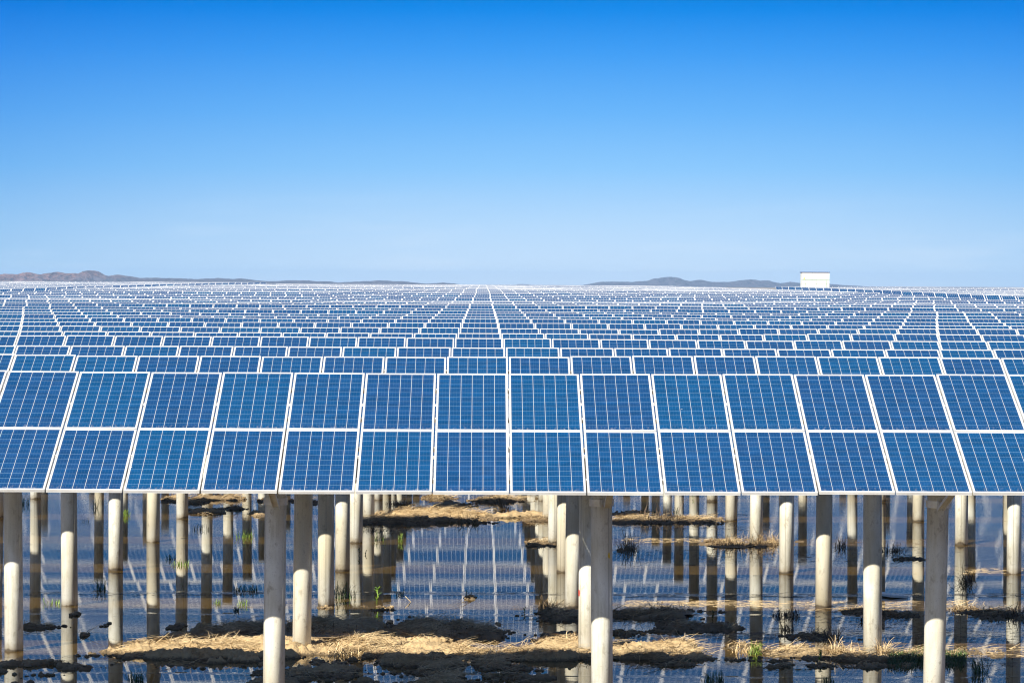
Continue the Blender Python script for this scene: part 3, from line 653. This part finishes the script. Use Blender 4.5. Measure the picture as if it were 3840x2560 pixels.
# broken clods of clay along the ragged rims
base_v = [Vector(v) for v in ((1,0,0),(-1,0,0),(0,1,0),(0,-1,0),(0,0,1),(0,0,-1))]
base_f = [(0,2,4),(2,1,4),(1,3,4),(3,0,4),(2,0,5),(1,2,5),(3,1,5),(0,3,5)]
def sub(vs, fs):
    vs = list(vs); out = []; ed = {}
    def mid(a, b_):
        k_ = (min(a, b_), max(a, b_))
        if k_ not in ed: vs.append((vs[a] + vs[b_]).normalized()); ed[k_] = len(vs) - 1
        return ed[k_]
    for a, b_, c_ in fs:
        x, y, z = mid(a, b_), mid(b_, c_), mid(c_, a); out += [(a, x, z), (x, b_, y), (z, y, c_), (x, y, z)]
    return vs, out
sv, sf = sub(base_v, base_f)
cl_v, cl_f, cl_d = [], [], []
for cx_b, cy_b, hx, hy, H, dk in BB:
    n = int(min(420, 90 * (hx + hy) * (1.5 if dk > .2 else .7) + 10))
    rs = np.random.RandomState(int(abs(cx_b * 777 + cy_b)) % 9999)
    X = cx_b + rs.uniform(-1.35, 1.35, n) * hx; Y = cy_b + rs.uniform(-1.35, 1.35, n) * hy
    Hh, Dd = mud_field(X[None], Y[None])
    for x, y, hh_, d_ in zip(X, Y, Hh[0], Dd[0]):
        if -.05 < hh_ < .07:
            rr_ = rg.uniform(.010, .038) * (1.5 if rg.random() < .12 else 1); i0 = len(cl_v)
            for v in sv:
                q_ = rr_ * rg.uniform(.65, 1.25); cl_v.append((x + v.x * q_ * 1.3, y + v.y * q_ * 1.3, max(hh_, 0) + v.z * q_ * .75 + rr_ * .15)); cl_d.append(d_)
            cl_f += [tuple(i0 + i for i in f) for f in sf]
me = bpy.data.meshes.new('mud_clods'); me.from_pydata(cl_v, [], cl_f); me.materials.append(M_mud)
at_ = me.attributes.new('dark', 'FLOAT', 'POINT'); at_.data.foreach_set('value', np.array(cl_d, dtype=np.float32)); me.update()
tag(link('mud_clods', me), 'small broken clods of wet clay round the mud banks', 'clods', kind='stuff')
# half-sunk dark reed pieces on the water
def scatter(x0, x1, y0, y1, n, mb, Lr=(.05, .3), lift=(.0, .12)):
    for _ in range(n):
        q = P(rg.uniform(x0, x1), rg.uniform(y0, y1))
        if hgt(q.x, q.y)[0] > 0: continue
        ribbon(mb, (q.x, q.y, .004), rg.gauss(0, .5), rg.uniform(*Lr), rg.uniform(.006, .018), rg.uniform(*lift), .5, rg, 3, rg.uniform(0, .1))
fl = MB()
scatter(2880, 3840, 2270, 2420, 1100, fl); scatter(2320, 2900, 1925, 1990, 420, fl); scatter(2650, 3500, 2020, 2110, 420, fl); scatter(2320, 3840, 2225, 2240, 240, fl, (.1, .5), (0, .04)); scatter(0, 2320, 2218, 2232, 190, fl, (.1, .5), (0, .02))
scatter(1900, 2300, 2260, 2340, 120, fl); scatter(2320, 2900, 2370, 2400, 300, fl); scatter(2880, 3840, 2440, 2500, 420, fl); scatter(1360, 1560, 1950, 2000, 120, fl); scatter(2320, 2760, 2060, 2120, 120, fl); scatter(0, 1900, 1860, 2420, 160, fl, (.03, .15)); scatter(2320, 3840, 1860, 2560, 300, fl, (.03, .2))
tag(link('sunken_reed', fl.mesh('sunken_reed', M_dark)), 'dark half-sunk reed litter floating on the flooded ground', 'reed litter', kind='stuff')
tag(link('rotten_reed', dk_.mesh('rotten_reed', M_twig)), 'dark rotten reed matted on the wet mud', 'reed litter', kind='stuff')
ls = MB()
scatter(2330, 2900, 2252, 2275, 200, ls, (.1, .4), (0, .1)); scatter(2330, 2760, 2010, 2034, 160, ls, (.1, .4)); scatter(2880, 3400, 2255, 2290, 140, ls, (.1, .4)); scatter(2880, 3840, 2425, 2462, 260, ls, (.1, .4), (0, .25)); scatter(1995, 2080, 2010, 2030, 40, ls); scatter(3490, 3640, 2250, 2285, 70, ls, (.1, .3), (0, .4)); scatter(3600, 3840, 2130, 2150, 60, ls)
scatter(2300, 2900, 1845, 1862, 120, ls); scatter(1920, 2060, 1850, 1862, 60, ls)
tag(link('floating_straw', ls.mesh('floating_straw', M_straw)), 'pale straw drifting on the sunlit strips of water', 'straw', kind='stuff')

# ------------------------------------------------------------------ plants
def tuft(px, py, hpx, n, mt, spread, name, label, cat, group=None, lean=.5, wd=.011):
    q = P(px, py); Z = q.y; H = hpx / F * Z; rg = random.Random(int(px * 7 + py)); mb = MB()
    hb = max(0, hgt(q.x, q.y)[0])
    sp = spread / F * Z
    for _ in range(int(n * 1.5)):
        a = rg.uniform(0, 6.28); r = rg.random() ** .7 * sp * .5
        ribbon(mb, (math.cos(a) * r, math.sin(a) * r * 1.2, -.01), rg.uniform(0, 6.28), H * rg.uniform(.5, 1.15), wd * rg.uniform(.7, 1.4), math.pi / 2 - rg.uniform(.0, lean), .5, rg, 4, rg.uniform(0, lean * .6))
    k_n = 12; mb.quad([(math.cos(6.2832 * i / k_n) * sp * .55, math.sin(6.2832 * i / k_n) * sp * .66, -.008 - (.01 if hb > 0 else 0)) for i in range(k_n)])
    o = link(name, mb.mesh(name, mt), None, (q.x, q.y, hb)); tag(o, label, cat, group); return o
def leafy(px, py, hpx, n, label, mt=None):
    q = P(px, py); Z = q.y; H = hpx / F * Z; rg = random.Random(px + py); mt = mt or M_leaf
    root = link('water_plant', None, None, (q.x, q.y, max(0, hgt(q.x, q.y)[0]))); tag(root, label, 'plant')
    sm_ = MB(); sm_.tube((0, 0, -.02), (0.02, 0, H * .85), .007, .004, 8); link('stem', sm_.mesh('stem', mt, smooth=True), root)
    lf = MB()
    for i in range(n):
        z0 = H * (.1 + .85 * i / n); az = rg.uniform(0, 6.28); L = H * rg.uniform(.25, .42) + .02; wd = L * .34; el = rg.uniform(.5, 1.2)
        d = Vector((math.cos(az) * math.cos(el), math.sin(az) * math.cos(el), math.sin(el))); s = Vector((-math.sin(az), math.cos(az), 0)) * wd / 2
        b0 = Vector((.02 * z0 / H, 0, z0)); prof = [(0, .1), (.25, .8), (.5, 1), (.75, .65), (1, .04)]
        for (a, wa), (c_, wc_) in zip(prof[:-1], prof[1:]):
            dr = lambda tt: Vector((0, 0, -.25 * L * tt * tt))
            lf.quad([b0 + d * L * a - s * wa + dr(a), b0 + d * L * a + s * wa + dr(a), b0 + d * L * c_ + s * wc_ + dr(c_), b0 + d * L * c_ - s * wc_ + dr(c_)])
    link('leaf', lf.mesh('leaf', mt), root)
GT = 'green grass tufts in the water'; DT = 'dead reed clumps in the water'
T = [
 (472, 1935, 30, 36, M_grass, 40, 'bright green grass tuft left of the far piles, near the panel edge'),
 (753, 1985, 26, 22, M_dgrass, 70, 'dark wiry grass tuft in front of a pale far pile, upper left water'),
 (918, 2014, 34, 40, M_grass, 70, 'yellow-green grass tuft on the dark pile reflection left of the front left pile'),
 (637, 2096, 24, 18, M_dgrass, 50, 'small dark grass tuft between two slim piles on the left'),
 (675, 2118, 22, 26, M_grass, 70, 'low grass tuft against the foot of the fifth slim pile on the left'),
 (373, 2210, 50, 26, M_dgrass, 50, 'tall dark grass tuft standing alone in the left water'),
 (200, 2264, 24, 26, M_leaf, 90, 'bright floating leaves beside the left pile foot'),
 (892, 2215, 26, 20, M_dgrass, 50, 'dark grass tuft left of the front left pile, on the ripple line'),
 (936, 2215, 30, 30, M_dgrass, 60, 'wide dark grass tuft touching the left side of the front left pile'),
 (816, 2262, 24, 16, M_grass, 30, 'thin yellowish grass tuft in the brown sunlit strip'),
 (913, 2268, 28, 20, M_grass, 50, 'light green grass blades just left of the front left pile'),
 (885, 2288, 24, 16, M_dgrass, 30, 'small dark grass curl below the brown strip'),
 (85, 1890, 44, 26, M_dgrass, 50, 'dark grass tuft beside the leftmost slim pile under the panels'),
 (316, 1955, 24, 10, M_dgrass, 40, 'sparse dark blades in open water at the upper left'),
 (360, 1905, 44, 14, M_dgrass, 30, 'dark blades against the left slim pile at the panel edge'),
 (1290, 2240, 60, 60, M_dgrass, 110, 'large dark green grass tuft at a pale pile foot, middle left'),
 (1422, 2024, 34, 22, M_grass, 50, 'pale green tuft on the dark pile reflections, middle left'),
 (1503, 2030, 34, 16, M_grass, 20, 'few thin green blades at the edge of the dark reflections'),
 (675, 2190, 10, 8, M_grass, 90, 'faint low blades under the slim piles on the left'),
 (2580, 2488, 26, 26, M_dgrass, 60, 'small green tuft in front of the right mud ridge, in shade'),
 (2675, 2556, 50, 46, M_dgrass, 90, 'green grass tuft at the bottom edge right of the centre pile'),
 (2831, 2452, 50, 46, M_grass, 50, 'fresh green tuft at the right end of the sunlit mud ridge'),
 (3102, 2556, 30, 30, M_dgrass, 60, 'low green tuft at the bottom edge in front of a pile reflection'),
 (510, 2556, 50, 44, M_dgrass, 60, 'green tuft at the bottom edge of the photo, left side'),
 (1500, 2230, 20, 20, M_dgrass, 30, 'small dark tuft at the edge of the dark reflections on the ripple line'),
 (2535, 1920, 30, 12, M_grass, 30, 'yellow-green upright blades under the panels right of centre'),
 (3672, 2520, 70, 46, M_dgrass, 70, 'tall grey-green grass in the water right of the front right pile'),
]
for px, py, hp, n, mt, sp, lab in T: tuft(px, py, hp, n, mt, sp, 'grass_tuft', lab, 'grass', GT)
D = [
 (1880, 1910, 75, 70, M_twig, 60, 'tall brown dead reed clump on the far mud bank in the middle'),
 (1753, 1962, 55, 50, M_twig, 90, 'dead reed clump leaning over the right end of the far straw bank'),
 (2354, 2058, 80, 80, M_twig, 80, 'bushy dead reed clump beside the front centre pile'),
 (2477, 1950, 80, 60, M_dark, 220, 'wide tangle of dark dead reeds just under the panel edge'),
 (2740, 2046, 55, 70, M_twig, 160, 'arching dead reeds round a slim pile right of centre'),
 (2850, 2044, 75, 50, M_twig, 60, 'upright dead reeds against the pile right of centre'),
 (2062, 2290, 70, 60, M_twig, 90, 'dead brown reeds left of the red-marked pile foot'),
 (2894, 2040, 60, 46, M_straw, 50, 'pale dry reeds at the foot of a slim pile on the right'),
 (3154, 2050, 60, 30, M_dark, 40, 'thin dark reeds in open water between two right piles'),
 (3352, 2066, 40, 60, M_dark, 110, 'dark spreading reed clump behind the leaning pile'),
 (3625, 2186, 90, 40, M_dark, 60, 'tall curly dead reeds in front of a right pile reflection'),
 (3616, 2285, 34, 80, M_twig, 130, 'pale matted reed heap at a pile reflection on the far right'),
 (3800, 2310, 55, 60, M_dark, 130, 'dark spiky reeds at the last pile by the right edge'),
 (2950, 2310, 45, 60, M_dark, 110, 'dark reeds at the foot of a reflected pile, right of the yellow-marked pile'),
 (3102, 2392, 60, 70, M_dark, 120, 'dark spiky clump in front of a right pile reflection'),
 (2950, 2362, 50, 24, M_dark, 60, 'thin looped reeds in the water on the right'),
 (3160, 2452, 75, 60, M_straw, 140, 'bright standing straw stalks left of the big right pile'),
 (3312, 2456, 80, 44, M_straw, 60, 'bright straw leaning at the right side of the pile foot'),
 (2800, 2440, 45, 60, M_straw, 120, 'bent pale straw heap at the end of the mud ridge'),
 (2150, 2410, 40, 36, M_straw, 120, 'pale straw stalks standing on the mud ridge at the middle'),
 (1280, 2450, 60, 70, M_straw, 160, 'fan of pale straw on the mud ridge right of the second pile'),
 (1500, 1890, 30, 60, M_dark, 110, 'dark reed tangle behind the far straw bank'),
 (1420, 1990, 24, 50, M_dark, 130, 'flat dark reeds floating under the far straw bank'),
 (3240, 2330, 70, 20, M_dark, 40, 'few tall dark stems in the water left of the big right pile'),
 (2500, 2300, 44, 90, M_twig, 190, 'brown reed heap on the dark mud right of the front centre pile'),
 (1650, 2380, 30, 120, M_twig, 300, 'matted grey reeds on the dark mud in the middle'),
 (1180, 2385, 34, 140, M_twig, 360, 'matted grey reeds on the dark mud behind the sunlit ridge'),
]
for px, py, hp, n, mt, sp, lab in D: tuft(px, py, hp, n, mt, sp, 'dead_reed_clump', lab, 'reeds', DT, lean=1.1, wd=.013)
leafy(1413, 2262, 66, 15, 'tall bright green leafy water plant right of the dark pile reflections')
leafy(1345, 2082, 30, 9, 'dark green leafy plant in front of the pale piles, middle left', M_dgrass)
leafy(1370, 2078, 18, 5, 'small dark leafy sprig right of the leafy plant at the pale piles', M_dgrass)
leafy(1748, 2228, 20, 5, 'small green leaves on the ripple line in the middle')
leafy(1765, 2232, 18, 4, 'tiny round-leaved sprig beside the small leaves in the middle', M_dgrass)
leafy(1512, 2222, 18, 4, 'small dark leaf sprig left of the middle of the ripple line', M_dgrass)
leafy(2672, 2322, 34, 12, 'dark green leafy plant behind the mud clods right of centre', M_dgrass)
leafy(1965, 2300, 26, 6, 'small green leaf plant left of the dark mound near the centre')
leafy(2598, 1868, 20, 6, 'green leaf sprig against a far slim pile under the panels')
leafy(3073, 2476, 40, 22, 'round-leaved green plant at the foot of the fourth pile on the right')
# green ground cover by the right pile
gc = MB(); rg = random.Random(3)
for _ in range(2600):
    f = rg.random(); px = 3330 + 290 * f; py = 2478 + rg.gauss(0, 13) - 4 * f
    q = P(px, py); hb = max(0, hgt(q.x, q.y)[0])
    ribbon(gc, (q.x, q.y, hb), rg.uniform(0, 6.28), rg.uniform(.03, .12), rg.uniform(.008, .018), rg.uniform(.5, 1.5), .6, rg, 2, .3)
tag(link('ground_cover', gc.mesh('ground_cover', M_dgrass)), 'low dark green weeds spreading behind the front right pile', 'weeds', kind='stuff')
# bent reed stalk and white board
q = P(1540, 2256); mb = MB(); a = PD(1520, 2234, q.y); b1 = PD(1541, 2256, q.y)
mb.tube(a, b1, .007, .006, 8); mb.tube(b1, PD(1530, 2268, q.y - .8) * 1, .006, .005, 8)
mb.v = [(v[0] - q.x, v[1] - q.y, v[2]) for v in mb.v]
tag(link('reed_stalk', mb.mesh('reed_stalk', M_straw), None, q), 'single bent pale reed stalk sticking out of the water', 'reed')
q = P(3322, 2233); mb = MB(); mb.box(-.20, .17, -.5, .5, -.02, .02, Matrix.Rotation(R(25), 4, 'Z') @ Matrix.Rotation(R(4), 4, 'Y'))
tag(link('white_board', mb.mesh('white_board', M_white), None, (q.x, q.y, .03)), 'white board lying in the water behind the big right pile', 'board')

# ------------------------------------------------------------------ haze
hz = MB(); hz.box(-3500, 3500, -40, 10500, -2.2, 44)
m = bpy.data.materials.new('haze_air'); m.use_nodes = True; t = m.node_tree; t.nodes.clear()
pv = t.nodes.new('ShaderNodeVolumePrincipled'); oo = t.nodes.new('ShaderNodeOutputMaterial'); t.links.new(pv.outputs[0], oo.inputs['Volume'])
pv.inputs['Color'].default_value = (.40, .66, 1.0, 1); pv.inputs['Density'].default_value = 0.00007; pv.inputs['Anisotropy'].default_value = 0.0
HAZE = True
if HAZE:
    o = link('haze', hz.mesh('haze', m)); tag(o, kind='stuff', label='thin bluish air haze over the whole plain');
